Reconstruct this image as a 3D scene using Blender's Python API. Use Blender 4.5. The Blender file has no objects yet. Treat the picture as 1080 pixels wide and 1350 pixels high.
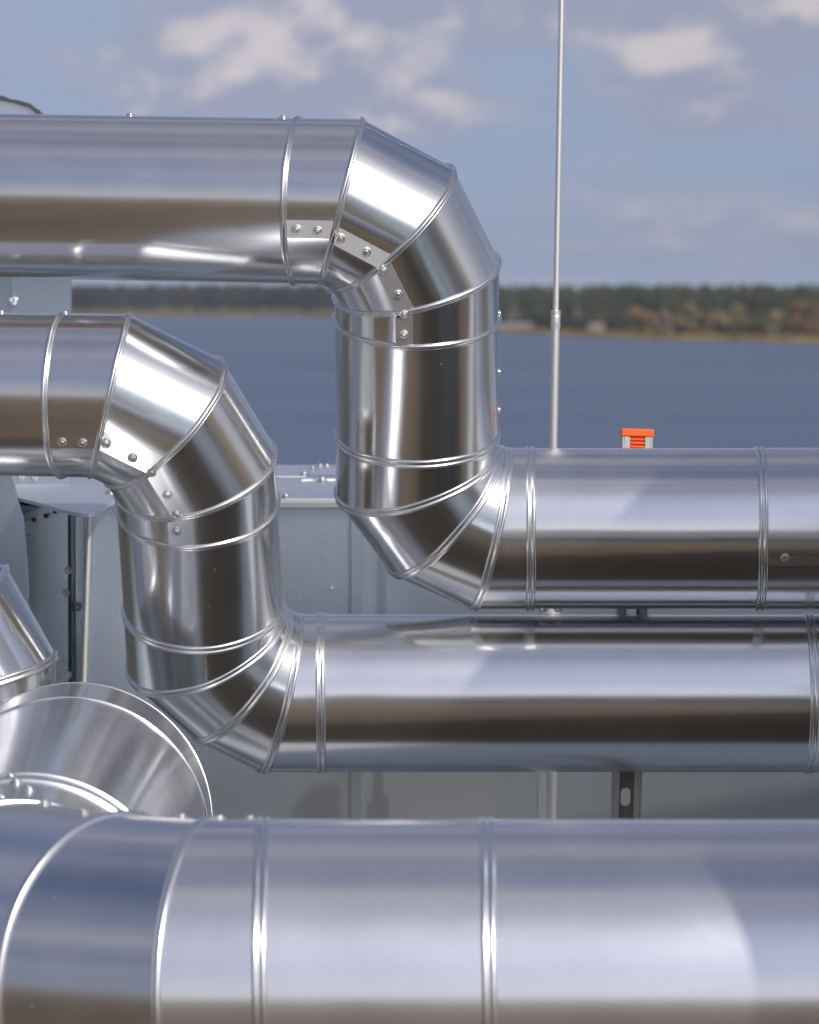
import bpy, bmesh, math, random
from mathutils import Vector, Matrix
random.seed(7)
S = bpy.context.scene
C = S.collection

# ------------------------------------------------------------------ camera
F = 7000.0                       # focal length in photo pixels (1080 x 1350)
HORIZON = 385.0
PITCH = math.atan((675 - HORIZON) / F)
CAMZ = 15.0
cam_d = bpy.data.cameras.new('camera')
cam = bpy.data.objects.new('camera', cam_d)
C.objects.link(cam)
cam.location = (0, 0, CAMZ)
cam.rotation_euler = (math.pi / 2 - PITCH, 0, 0)
cam_d.sensor_fit = 'VERTICAL'
cam_d.sensor_height = 36
cam_d.sensor_width = 28.8
cam_d.lens = F / 1350 * 36
cam_d.clip_start = 0.1
cam_d.clip_end = 60000
cam_d.dof.use_dof = True
cam_d.dof.focus_distance = 6.85
cam_d.dof.aperture_fstop = 13.5
S.camera = cam
S.render.resolution_x, S.render.resolution_y = 819, 1024
S.view_settings.view_transform = 'Standard'
S.view_settings.look = 'None'
S.view_settings.exposure = 0.0
S.view_settings.gamma = 1
S.cycles.use_denoising = True
S.cycles.max_bounces = 10
S.cycles.glossy_bounces = 8
S.cycles.sample_clamp_indirect = 8

# ------------------------------------------------------------------ light
SUN = Vector((0.455, -0.656, 0.573)).normalized()      # towards the sun
EL = math.asin(SUN.z)
AZ = math.atan2(SUN.x, SUN.y)                          # clockwise from +Y
sd = bpy.data.lights.new('sun', 'SUN')
sd.energy = 4.0
sd.angle = math.radians(0.53)
sd.color = (1.0, 0.93, 0.84)
sun = bpy.data.objects.new('sun', sd)
C.objects.link(sun)
sun.location = (20, -30, 40)
sun.rotation_euler = SUN.to_track_quat('Z', 'Y').to_euler()


class NT:
    """tiny helper to write node trees"""
    def __init__(s, tree):
        s.t = tree
        tree.nodes.clear()

    def n(s, typ, **kw):
        nd = s.t.nodes.new(typ)
        for k, v in kw.items():
            setattr(nd, k, v)
        return nd

    def l(s, a, b):
        s.t.links.new(a, b)

    def put(s, sock, v):
        if isinstance(v, bpy.types.NodeSocket):
            s.l(v, sock)
        else:
            sock.default_value = v

    def math(s, op, a, b=0.0, c=0.0, clamp=False):
        nd = s.n('ShaderNodeMath', operation=op, use_clamp=clamp)
        s.put(nd.inputs[0], a)
        s.put(nd.inputs[1], b)
        s.put(nd.inputs[2], c)
        return nd.outputs[0]

    def mix(s, fac, a, b, typ='MIX'):
        nd = s.n('ShaderNodeMix', data_type='RGBA', blend_type=typ)
        s.put(nd.inputs[0], fac)
        s.put(nd.inputs[6], a)
        s.put(nd.inputs[7], b)
        return nd.outputs[2]

    def smooth(s, v, lo, hi, a=0.0, b=1.0):
        nd = s.n('ShaderNodeMapRange', interpolation_type='SMOOTHSTEP')
        s.put(nd.inputs[0], v)
        for i, q in zip((1, 2, 3, 4), (lo, hi, a, b)):
            nd.inputs[i].default_value = q
        return nd.outputs[0]

    def noise(s, vec, scale, detail=4, rough=0.55, dist=0.0):
        nd = s.n('ShaderNodeTexNoise')
        if vec is not None:
            s.l(vec, nd.inputs['Vector'])
        nd.inputs['Scale'].default_value = scale
        nd.inputs['Detail'].default_value = detail
        nd.inputs['Roughness'].default_value = rough
        nd.inputs['Distortion'].default_value = dist
        return nd.outputs['Fac']

    def comb(s, x, y, z):
        nd = s.n('ShaderNodeCombineXYZ')
        for i, v in enumerate((x, y, z)):
            s.put(nd.inputs[i], v)
        return nd.outputs[0]


def build_world():
    w = bpy.data.worlds.new('World')
    S.world = w
    w.use_nodes = True
    T = NT(w.node_tree)
    out = T.n('ShaderNodeOutputWorld')
    bg = T.n('ShaderNodeBackground')
    bg.inputs['Strength'].default_value = SKY_STRENGTH
    T.l(bg.outputs[0], out.inputs[0])
    sky = T.n('ShaderNodeTexSky', sky_type='NISHITA')
    sky.sun_disc = False
    sky.sun_elevation = EL
    sky.sun_rotation = AZ
    sky.altitude = 50
    sky.air_density = 0.85
    sky.dust_density = 2.2
    sky.ozone_density = 4.0
    tc = T.n('ShaderNodeTexCoord')
    sep = T.n('ShaderNodeSeparateXYZ')
    T.l(tc.outputs['Generated'], sep.inputs[0])
    x, y, z = sep.outputs
    up = T.n('ShaderNodeVectorMath', operation='NORMALIZE')
    T.l(T.comb(x, y, T.math('ADD', T.math('MAXIMUM', z, 0.0), 0.045)), up.inputs[0])
    T.l(up.outputs[0], sky.inputs[0])
    sdot = T.n('ShaderNodeVectorMath', operation='DOT_PRODUCT')
    T.l(tc.outputs['Generated'], sdot.inputs[0])
    sdot.inputs[1].default_value = SUN
    hor = T.math('SQRT', T.math('ADD', T.math('MULTIPLY', x, x), T.math('MULTIPLY', y, y)))
    xn = T.math('DIVIDE', x, T.math('MAXIMUM', hor, 0.001))
    yn = T.math('DIVIDE', y, T.math('MAXIMUM', hor, 0.001))
    zc = T.math('MAXIMUM', z, 0.0)
    az = T.math('ARCTAN2', x, y)
    # layer of far cumulus seen low over the horizon, all the way round
    hz = T.math('MULTIPLY', T.math('LOGARITHM', T.math('ADD', zc, 0.035), 2.718), 3.4)

    def low(dz):
        v = T.comb(T.math('SUBTRACT', T.math('MULTIPLY', xn, 27.0), 0.40), T.math('MULTIPLY', yn, 27.0), T.math('ADD', hz, dz))
        return T.noise(v, 1.0, 7, 0.56, 0.2)
    n0, n1 = low(0.0), low(0.28)
    # higher clouds, on a flat layer
    den = T.math('ADD', zc, 0.12)
    hv = T.comb(T.math('DIVIDE', x, den), T.math('DIVIDE', y, den), 3.7)
    h0 = T.noise(hv, 1.5, 5, 0.55, 0.2)
    hv2 = T.comb(T.math('ADD', T.math('DIVIDE', x, den), 0.10), T.math('SUBTRACT', T.math('DIVIDE', y, den), 0.14), 3.7)
    h1 = T.noise(hv2, 1.5, 5, 0.55, 0.2)
    h0, h1 = T.math('ADD', h0, 0.06), T.math('ADD', h1, 0.06)
    k = T.smooth(z, 0.06, 0.22)
    d0 = T.math('ADD', T.math('MULTIPLY', n0, T.math('SUBTRACT', 1.0, k)), T.math('MULTIPLY', h0, k))
    d1 = T.math('ADD', T.math('MULTIPLY', n1, T.math('SUBTRACT', 1.0, k)), T.math('MULTIPLY', h1, k))
    # the cumulus banks that stand over the far shore
    bias = None
    for px, py, wx, wy, a in CLOUDS:
        a0, e0 = math.atan((px - 540) / F), (HORIZON - py) / F
        ux = T.math('DIVIDE', T.math('SUBTRACT', az, a0), wx / F)
        uy = T.math('DIVIDE', T.math('SUBTRACT', z, e0), wy / F)
        q = T.math('ADD', T.math('MULTIPLY', ux, ux), T.math('MULTIPLY', uy, uy))
        g = T.math('MULTIPLY', T.math('POWER', 2.718, T.math('MULTIPLY', q, -1.0)), a)
        bias = g if bias is None else T.math('ADD', bias, g)
    dd0 = T.math('ADD', d0, bias)
    cover = T.smooth(dd0, 0.40, 0.72)
    lit = T.smooth(T.math('ADD', T.math('SUBTRACT', d0, d1), T.math('MULTIPLY', k, 0.035)), -0.04, 0.12)
    thick = T.smooth(dd0, 0.56, 0.80)
    lit = T.math('MULTIPLY', lit, T.math('ADD', 0.25, T.math('MULTIPLY', thick, 0.75)))
    ccol = T.mix(lit, CLOUD_SHADE, CLOUD_LIT)
    skyc = T.mix(1.0, sky.outputs[0], SKY_TINT, 'MULTIPLY')
    bw0 = T.n('ShaderNodeRGBToBW')
    T.l(skyc, bw0.inputs[0])
    air = T.mix(T.smooth(sdot.outputs['Value'], -0.35, 0.55), HORIZON_AIR, HORIZON_SUN)
    hl = T.mix(1.0, air, T.comb(bw0.outputs[0], bw0.outputs[0], bw0.outputs[0]), 'MULTIPLY')
    # scattering away from the sun is blue, towards it white
    skyc = T.mix(T.smooth(z, 0.0, 0.55, 0.92, 0.0), skyc, hl)
    # cloud brightness follows the sky they stand in: add to its own luminance
    bw = T.n('ShaderNodeRGBToBW')
    T.l(skyc, bw.inputs[0])
    lum = T.math('MAXIMUM', bw.outputs[0], 3.2)
    cc = T.mix(1.0, ccol, T.comb(lum, lum, lum), 'MULTIPLY')
    col = T.mix(T.math('MULTIPLY', cover, 0.8), skyc, cc)
    T.l(col, bg.inputs['Color'])


HAZE = 4.5e-5
SKY_STRENGTH = 0.11
SKY_TINT = (0.93, 0.97, 1.06, 1)
HORIZON_SUN = (1.22, 1.19, 1.24, 1)
HORIZON_AIR = (0.78, 0.965, 1.36, 1)
CLOUD_SHADE = (0.88, 0.92, 1.22, 1)
CLOUD_LIT = (1.75, 1.57, 1.60, 1)
CLOUDS = [(335, 62, 130, 52, 0.24), (520, 95, 110, 32, 0.12), (180, 70, 70, 30, 0.10), (660, 30, 260, 34, 0.20),
          (915, 75, 120, 48, 0.32), (1075, 60, 40, 50, 0.20), (1045, 120, 50, 26, -0.12), (800, 60, 50, 40, -0.06), (560, 150, 150, 36, 0.12), (1040, 150, 110, 40, 0.15),
          (890, 165, 70, 26, 0.14), (780, 185, 60, 24, 0.10), (310, 140, 90, 22, 0.10), (850, 245, 220, 45, 0.09),
          (60, 110, 130, 40, 0.06), (430, 8, 160, 20, 0.14), (760, 18, 330, 34, 0.20), (480, 125, 420, 40, 0.09), (240, 230, 260, 40, -0.08), (650, 230, 90, 60, -0.06)]
build_world()

# ------------------------------------------------------------------ placing
FWD = Vector((0, math.cos(PITCH), -math.sin(PITCH)))
UPV = Vector((0, math.sin(PITCH), math.cos(PITCH)))
CAM = Vector((0, 0, CAMZ))


def ray(px, py):
    return Vector((1, 0, 0)) * ((px - 540) / F) + UPV * ((675 - py) / F) + FWD


def at(px, py, D):
    r = ray(px, py)
    return CAM + r * (D / r.y)


# ------------------------------------------------------------------ objects
def mesh_obj(name, verts, faces, mat, parent=None, smooth=False, origin=None):
    me = bpy.data.meshes.new(name)
    o0 = Vector(origin) if origin is not None else (parent_world(parent) if parent else Vector((0, 0, 0)))
    me.from_pydata([tuple(Vector(v) - o0) for v in verts], [], faces)
    if smooth:
        me.polygons.foreach_set('use_smooth', [True] * len(me.polygons))
    if mat:
        me.materials.append(mat)
    o = bpy.data.objects.new(name, me)
    C.objects.link(o)
    if parent:
        o.parent = parent
        o.location = o0 - parent_world(parent)
    else:
        o.location = o0
    return o


def parent_world(p):
    v = Vector((0, 0, 0))
    while p is not None:
        v += p.location
        p = p.parent
    return v


def thing(name, label, cat, loc, group=None):
    o = bpy.data.objects.new(name, None)
    o.empty_display_size = 0.1
    C.objects.link(o)
    o.location = loc
    tag(o, label, cat, group)
    return o


def tag(o, label, cat, group=None):
    o['label'] = label
    o['category'] = cat
    if group:
        o['group'] = group
    return o


def struct(o, kind='structure', label=None):
    o['kind'] = kind
    if label:
        o['label'] = label
    return o


def box_data(lo, hi, bevel=0.0):
    bm = bmesh.new()
    bmesh.ops.create_cube(bm, size=1)
    lo, hi = Vector(lo), Vector(hi)
    for v in bm.verts:
        v.co = Vector([(lo[i] + hi[i]) / 2 + v.co[i] * (hi[i] - lo[i]) for i in range(3)])
    if bevel:
        bmesh.ops.bevel(bm, geom=bm.edges[:], offset=bevel, segments=2, affect='EDGES', profile=0.5)
    vs = [v.co.copy() for v in bm.verts]
    bm.verts.index_update()
    fs = [[v.index for v in f.verts] for f in bm.faces]
    bm.free()
    return vs, fs


def box(name, lo, hi, mat, parent=None, bevel=0.0):
    vs, fs = box_data(lo, hi, bevel)
    return mesh_obj(name, vs, fs, mat, parent)


def frame_of(d):
    d = d.normalized()
    ref = Vector((0, -1, 0)) if abs(d.y) < 0.8 else Vector((0, 0, 1))
    u = (ref - d * ref.dot(d)).normalized()
    return u, d.cross(u)


# ------------------------------------------------------------------ materials
def metal(name, col, r1, r2, haze, spangle=0.025, bump=0.05, streak=0.0, dust=0.25, smudges=0.03, dents=0.42):
    m = bpy.data.materials.new(name)
    m.use_nodes = True
    T = NT(m.node_tree)
    out = T.n('ShaderNodeOutputMaterial')
    tc = T.n('ShaderNodeTexCoord')
    P = tc.outputs['Object']
    big = T.noise(P, 6.0, 5, 0.6)
    fine = T.noise(P, 90.0, 4, 0.65)
    mid = T.noise(P, 14.0, 3, 0.5)
    vor = T.n('ShaderNodeTexVoronoi')
    T.l(P, vor.inputs['Vector'])
    vor.inputs['Scale'].default_value = 160
    sp = T.n('ShaderNodeRGBToBW')
    T.l(vor.outputs['Color'], sp.inputs[0])
    # zinc spangle and handling marks: small changes of tone
    tone = T.math('ADD', T.math('MULTIPLY', T.math('SUBTRACT', sp.outputs[0], 0.5), spangle),
                  T.math('MULTIPLY', T.math('SUBTRACT', mid, 0.5), 0.08))
    tone = T.math('ADD', tone, 1.0)
    c = T.mix(1.0, col, T.comb(tone, tone, tone), 'MULTIPLY')
    # sparse specks of dust
    dv = T.n('ShaderNodeTexVoronoi', feature='F1')
    T.l(P, dv.inputs['Vector'])
    dv.inputs['Scale'].default_value = 42
    dn = T.n('ShaderNodeRGBToBW')
    T.l(dv.outputs['Color'], dn.inputs[0])
    speck = T.math('MULTIPLY', T.smooth(dv.outputs['Distance'], 0.03, 0.08, 1.0, 0.0), T.smooth(dn.outputs[0], 0.66, 0.72))
    rough = T.math('ADD', r1, T.math('MULTIPLY', T.math('SUBTRACT', mid, 0.5), 0.04))
    rough = T.math('ADD', rough, T.math('MULTIPLY', T.math('SUBTRACT', big, 0.5), 0.06))
    bp = T.n('ShaderNodeBump')
    bp.inputs['Strength'].default_value = bump
    bp.inputs['Distance'].default_value = 0.002
    roll = T.noise(P, 4.5, 1, 0.4)
    roll2 = T.noise(P, 13.0, 1, 0.4)
    hgt = T.math('ADD', T.math('ADD', T.math('MULTIPLY', fine, 0.006), T.math('MULTIPLY', roll2, 0.18)), T.math('MULTIPLY', roll, 1.6))
    # a few shallow dents from handling
    de = T.n('ShaderNodeTexVoronoi', feature='F1')
    T.l(P, de.inputs['Vector'])
    de.inputs['Scale'].default_value = 5.0
    dr_ = T.n('ShaderNodeRGBToBW')
    T.l(de.outputs['Color'], dr_.inputs[0])
    dent = T.math('MULTIPLY', T.smooth(de.outputs['Distance'], 0.0, 0.26, 1.0, 0.0), T.smooth(dr_.outputs[0], 0.5, 0.62))
    hgt = T.math('SUBTRACT', hgt, T.math('MULTIPLY', dent, dents))
    oi = T.n('ShaderNodeObjectInfo')
    rough = T.math('ADD', rough, T.math('MULTIPLY', T.math('SUBTRACT', oi.outputs['Random'], 0.5), 0.05))
    smudge = T.math('MULTIPLY', T.smooth(T.noise(P, 19.0, 5, 0.6), 0.50, 0.75), T.smooth(big, 0.45, 0.65))
    rough = T.math('ADD', rough, T.math('MULTIPLY', smudge, smudges))
    vt = T.math('ADD', 0.965, T.math('MULTIPLY', oi.outputs['Random'], 0.07))
    c = T.mix(1.0, c, T.comb(vt, vt, vt), 'MULTIPLY')
    T.l(hgt, bp.inputs['Height'])
    a = T.n('ShaderNodeBsdfPrincipled')
    T.l(c, a.inputs['Base Color'])
    a.inputs['Metallic'].default_value = 1
    T.l(rough, a.inputs['Roughness'])
    T.l(bp.outputs[0], a.inputs['Normal'])
    b = T.n('ShaderNodeBsdfPrincipled')
    T.l(c, b.inputs['Base Color'])
    b.inputs['Metallic'].default_value = 1
    b.inputs['Roughness'].default_value = r2
    ms = T.n('ShaderNodeMixShader')
    T.put(ms.inputs[0], T.math('ADD', haze, T.math('MULTIPLY', T.math('SUBTRACT', big, 0.5), 0.15), clamp=True))
    T.l(a.outputs[0], ms.inputs[1])
    T.l(b.outputs[0], ms.inputs[2])
    d = T.n('ShaderNodeBsdfDiffuse')
    d.inputs[0].default_value = (0.55, 0.54, 0.52, 1)
    ms2 = T.n('ShaderNodeMixShader')
    film = T.math('MULTIPLY', T.smooth(mid, 0.45, 0.8), dust * 0.08)
    T.put(ms2.inputs[0], T.math('ADD', T.math('MULTIPLY', speck, dust), film, clamp=True))
    T.l(ms.outputs[0], ms2.inputs[1])
    T.l(d.outputs[0], ms2.inputs[2])
    T.l(ms2.outputs[0], out.inputs[0])
    return m


def plain(name, col, rough=0.6, metallic=0.0, var=0.15, scale=8.0, bump=0.0, spec=0.5):
    m = bpy.data.materials.new(name)
    m.use_nodes = True
    T = NT(m.node_tree)
    out = T.n('ShaderNodeOutputMaterial')
    tc = T.n('ShaderNodeTexCoord')
    n = T.noise(tc.outputs['Object'], scale, 6, 0.62)
    a = T.n('ShaderNodeBsdfPrincipled')
    tone = T.math('ADD', 1.0, T.math('MULTIPLY', T.math('SUBTRACT', n, 0.5), var * 2))
    T.l(T.mix(1.0, (*col, 1), T.comb(tone, tone, tone), 'MULTIPLY'), a.inputs['Base Color'])
    a.inputs['Roughness'].default_value = rough
    a.inputs['Metallic'].default_value = metallic
    a.inputs['Specular IOR Level'].default_value = spec
    if bump:
        b = T.n('ShaderNodeBump')
        b.inputs['Strength'].default_value = bump
        b.inputs['Distance'].default_value = 0.05
        T.l(n, b.inputs['Height'])
        T.l(b.outputs[0], a.inputs['Normal'])
    T.l(a.outputs[0], out.inputs[0])
    return m


def ground_mat(name, c1, c2, scale, c3=None):
    m = bpy.data.materials.new(name)
    m.use_nodes = True
    T = NT(m.node_tree)
    out = T.n('ShaderNodeOutputMaterial')
    tc = T.n('ShaderNodeTexCoord')
    n = T.noise(tc.outputs['Object'], scale, 8, 0.6)
    n2 = T.noise(tc.outputs['Object'], scale * 23, 4, 0.6)
    c = T.mix(T.smooth(n, 0.35, 0.65), (*c1, 1), (*c2, 1))
    if c3:
        c = T.mix(T.smooth(n2, 0.45, 0.7), c, (*c3, 1))
    a = T.n('ShaderNodeBsdfPrincipled')
    T.l(c, a.inputs['Base Color'])
    a.inputs['Roughness'].default_value = 0.9
    a.inputs['Specular IOR Level'].default_value = 0.2
    T.l(a.outputs[0], out.inputs[0])
    return m


def water_mat():
    m = bpy.data.materials.new('lake_water')
    m.use_nodes = True
    T = NT(m.node_tree)
    out = T.n('ShaderNodeOutputMaterial')
    tc = T.n('ShaderNodeTexCoord')
    mp = T.n('ShaderNodeMapping')
    mp.inputs['Scale'].default_value = (0.35, 1.0, 1.0)
    T.l(tc.outputs['Object'], mp.inputs['Vector'])
    w1 = T.noise(mp.outputs[0], 0.45, 5, 0.62)
    w2 = T.noise(mp.outputs[0], 0.035, 4, 0.55)
    patch = T.noise(mp.outputs[0], 0.006, 4, 0.55)
    b = T.n('ShaderNodeBump')
    b.inputs['Distance'].default_value = 1.0
    T.put(b.inputs['Strength'], T.math('ADD', 0.1, T.math('MULTIPLY', patch, 1.5)))
    T.l(T.math('ADD', w1, T.math('MULTIPLY', w2, 1.2)), b.inputs['Height'])
    a = T.n('ShaderNodeBsdfPrincipled')
    a.inputs['Base Color'].default_value = (0.060, 0.092, 0.150, 1)
    T.put(a.inputs['Roughness'], T.math('ADD', 0.28, T.math('MULTIPLY', patch, 0.14)))
    a.inputs['IOR'].default_value = 1.33
    T.l(b.outputs[0], a.inputs['Normal'])
    T.l(a.outputs[0], out.inputs[0])
    return m


def foliage(name, c1, c2, scale=0.35):
    m = bpy.data.materials.new(name)
    m.use_nodes = True
    T = NT(m.node_tree)
    out = T.n('ShaderNodeOutputMaterial')
    g = T.n('ShaderNodeNewGeometry')
    n = T.noise(g.outputs['Position'], scale, 3, 0.6)
    r = g.outputs['Random Per Island']
    f = T.math('ADD', T.math('MULTIPLY', T.smooth(n, 0.3, 0.7), 0.65), T.math('MULTIPLY', r, 0.35))
    a = T.n('ShaderNodeBsdfPrincipled')
    T.l(T.mix(f, (*c1, 1), (*c2, 1)), a.inputs['Base Color'])
    a.inputs['Roughness'].default_value = 0.8
    a.inputs['Specular IOR Level'].default_value = 0.2
    T.l(a.outputs[0], out.inputs[0])
    return m


GALV = metal('galvanised_cladding', (0.72, 0.725, 0.73, 1), 0.165, 0.46, 0.12, bump=0.45)
STRAP = metal('lap_strap_sheet', (0.78, 0.78, 0.77, 1), 0.33, 0.55, 0.45, bump=0.2, dust=0.1)
GALV_BEAD = metal('galvanised_bead', (0.74, 0.74, 0.735, 1), 0.26, 0.45, 0.15, dust=0.0, bump=0.0)
GALV_BIG = metal('galvanised_cladding_large', (0.72, 0.725, 0.74, 1), 0.19, 0.48, 0.17, bump=0.35)
GALV_SMOOTH = metal('galvanised_cladding_smooth', (0.72, 0.725, 0.74, 1), 0.16, 0.42, 0.25, spangle=0.0, bump=0.0, dust=0.0)
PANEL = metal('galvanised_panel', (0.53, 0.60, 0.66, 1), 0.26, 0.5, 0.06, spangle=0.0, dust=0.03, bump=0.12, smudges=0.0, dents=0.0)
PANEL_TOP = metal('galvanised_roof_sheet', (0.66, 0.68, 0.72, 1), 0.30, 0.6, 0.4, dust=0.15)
STRUTM = plain('strut_zinc', (0.46, 0.46, 0.44), 0.5, 0.15, 0.1, 60)
ALU = metal('aluminium_rod', (0.80, 0.79, 0.77, 1), 0.35, 0.6, 0.4, dust=0.2)
SCREWM = metal('zinc_screw', (0.62, 0.62, 0.60, 1), 0.30, 0.5, 0.4, dust=0.2)
ORANGE = plain('orange_plastic', (0.85, 0.12, 0.015), 0.42, var=0.06)
BLACKP = plain('black_rubber', (0.02, 0.02, 0.022), 0.6)
SEAL = plain('dark_sealant', (0.05, 0.052, 0.055), 0.6)
ROOFM = ground_mat('roof_membrane', (0.095, 0.067, 0.040), (0.14, 0.094, 0.052), 0.6, (0.055, 0.044, 0.032))
DECKM = plain('pale_deck_sheet', (0.55, 0.58, 0.60), 0.6, var=0.1)
WALLM = plain('render_wall', (0.35, 0.33, 0.3), 0.9)
GROUNDM = ground_mat('shore_meadow', (0.17, 0.135, 0.045), (0.11, 0.10, 0.035), 0.012, (0.20, 0.13, 0.05))
WATER = water_mat()

# ------------------------------------------------------------------ setting: land, lake, roof
SHORE = [(-30000, 2600), (-3000, 3000), (-600, 3300), (-218, 3387), (-120, 3290), (-50, 3180), (0, 2500), (33, 1981),
         (44, 1909), (77, 1693), (121, 1567), (200, 1420), (400, 1250), (1500, 1100), (5000, 1400), (30000, 2600)]


def shore(x):
    for (x0, y0), (x1, y1) in zip(SHORE, SHORE[1:]):
        if x0 <= x <= x1:
            return y0 + (y1 - y0) * (x - x0) / (x1 - x0)
    return 3000


def build_land():
    xs = sorted(set([s[0] for s in SHORE] + [-10000, -5000, -2000, -1200, -900] + list(range(-400, 420, 8)) + [600, 900, 2500, 10000]))
    rows = []
    for x in xs:
        s = shore(x) + (random.uniform(-10, 10) if abs(x) < 500 else 0)
        rows.append([(x, -30000, 0.4), (x, -200, 0.5), (x, 58, 0.6), (x, 66, -1.2), (x, 600, -4), (x, s - 40, -1.5),
                     (x, s, 0.05), (x, s + 25, 0.5), (x, s + 120, 0.8), (x, s + 600, 2.0), (x, s + 2500, 4.0), (x, 30000, 10)])
    n = len(rows[0])
    vs = [v for r in rows for v in r]
    fs = [(i * n + j, (i + 1) * n + j, (i + 1) * n + j + 1, i * n + j + 1) for i in range(len(rows) - 1) for j in range(n - 1)]
    struct(mesh_obj('ground', vs, fs, GROUNDM))
    struct(mesh_obj('lake', [(-30000, 60, 0), (30000, 60, 0), (30000, 9000, 0), (-30000, 9000, 0)], [(0, 1, 2, 3)], WATER))


build_land()
ROOFZ = CAMZ - 1.75
vs, fs = box_data((-14, -9, 0.3), (14, 16, ROOFZ))
struct(mesh_obj('roof', vs, fs, ROOFM))
vs, fs = box_data((-6, 6.62, ROOFZ - 0.05), (6, 9.6, ROOFZ + 0.06), 0.01)
struct(mesh_obj('pavement', vs, fs, DECKM))


# ------------------------------------------------------------------ sheet-clad pipes
NS = 112
DBL = [(-0.0085, -0.002), (-0.0080, 0.0006), (-0.0066, 0.0026), (-0.0045, 0.0033), (-0.0024, 0.0026), (-0.0010, 0.0006),
       (0.0010, 0.0006), (0.0024, 0.0026), (0.0045, 0.0033), (0.0066, 0.0026), (0.0080, 0.0006), (0.0085, -0.002)]
SGL = [(-0.0060, -0.002), (-0.0058, 0.0010), (-0.0046, 0.0034), (-0.0022, 0.0048), (0.0004, 0.0042), (0.0018, 0.0020),
       (0.0024, 0.0012), (0.0036, 0.0022), (0.0050, 0.0020), (0.0058, 0.0008), (0.0060, -0.002)]


class Seg:
    pass


def pipe_segments(P, r):
    """polyline P -> straight cylinders that meet in mitre planes"""
    segs = []
    n = len(P)
    dirs = [(P[i + 1] - P[i]).normalized() for i in range(n - 1)]
    planes = [dirs[0]] + [(dirs[i - 1] + dirs[i]).normalized() for i in range(1, n - 1)] + [dirs[-1]]
    for i in range(n - 1):
        s = Seg()
        s.p0, s.p1, s.d = P[i], P[i + 1], dirs[i]
        s.m0, s.m1 = planes[i], planes[i + 1]
        s.r = r
        s.u, s.v = frame_of(s.d)
        segs.append(s)
    return segs


def seg_point(s, th, end, rr):
    """point on the cylinder line at angle th, cut by the plane at one end"""
    o = (s.u * math.cos(th) + s.v * math.sin(th)) * rr
    p, m = (s.p0, s.m0) if end == 0 else (s.p1, s.m1)
    q = p + o
    t = (p - q).dot(m) / s.d.dot(m)
    return q + s.d * t


def seg_mesh(name, s, mat, parent, dr=0.0):
    vs, fs = [], []
    for k in range(NS):
        th = 2 * math.pi * k / NS
        vs.append(seg_point(s, th, 0, s.r + dr))
        vs.append(seg_point(s, th, 1, s.r + dr))
    for k in range(NS):
        a, b = 2 * k, 2 * ((k + 1) % NS)
        fs.append((a, b, b + 1, a + 1))
    return mesh_obj(name, vs, fs, mat, parent, smooth=True)


def bead_mesh(s, end, prof, k, parent, mat, name='bead'):
    vs, fs = [], []
    m = s.m0 if end == 0 else s.m1
    c = s.p0 if end == 0 else s.p1
    ph = random.uniform(0, 6)
    for j in range(NS):
        th = 2 * math.pi * j / NS
        e = seg_point(s, th, end, s.r)
        o = e - c
        o = (o - m * o.dot(m)).normalized()
        wob = 0.0006 * math.sin(2 * th + ph) + 0.0003 * math.sin(7 * th + 2 * ph)
        for w, h in prof:
            vs.append(e + m * (w * k + wob) + o * (h * k))
    q = len(prof)
    for j in range(NS):
        a, b = j * q, ((j + 1) % NS) * q
        for i in range(q - 1):
            fs.append((a + i, a + i + 1, b + i + 1, b + i))
    return mesh_obj(name, vs, fs, mat, parent, smooth=True)


def pix_on(s, px, py):
    """where the sight line of a pixel meets a segment's cylinder: point, normal, angle"""
    d = ray(px, py).normalized()
    oc = CAM - s.p0
    a = d - s.d * d.dot(s.d)
    b = oc - s.d * oc.dot(s.d)
    A, B, K = a.dot(a), 2 * a.dot(b), b.dot(b) - s.r ** 2
    t = (-B - math.sqrt(max(B * B - 4 * A * K, 0))) / (2 * A)
    p = CAM + d * t
    ax = s.p0 + s.d * (p - s.p0).dot(s.d)
    nrm = (p - ax).normalized()
    th = math.atan2(nrm.dot(s.v), nrm.dot(s.u))
    return ax + nrm * s.r, nrm, th


def lap_seam(s, px, py, span, parent, mat, lift=0.0072):
    """raised overlap of the sheet along a section: a crisp edge at the pixel, running out over span"""
    _, _, th = pix_on(s, px, py)
    span = -span
    K = 6
    vs, fs = [], []
    for j in range(K + 1):
        f = j / K
        for e in (0, 1):
            a = seg_point(s, th, e, s.r + lift)
            b = seg_point(s, th + span, e, s.r + 0.0003)
            c = seg_point(s, th + span * f, e, s.r + 0.0003)
            q = a.lerp(b, f)                       # the lap is pressed flat, not rolled
            if (q - c).dot(c - (s.p1 if e else s.p0)) < 0:
                q = c
            vs.append(q - s.d * (0.004 if e else -0.004))
    for j in range(K):
        fs.append((2 * j, 2 * j + 2, 2 * j + 3, 2 * j + 1))
    nb = len(vs)
    for e in (0, 1):
        vs.append(seg_point(s, th, e, s.r - 0.001) - s.d * (0.004 if e else -0.004))
    fs.append((0, 1, nb + 1, nb))
    return mesh_obj('lap_seam', vs, fs, mat, parent)


SCREW_MESH = None


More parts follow.
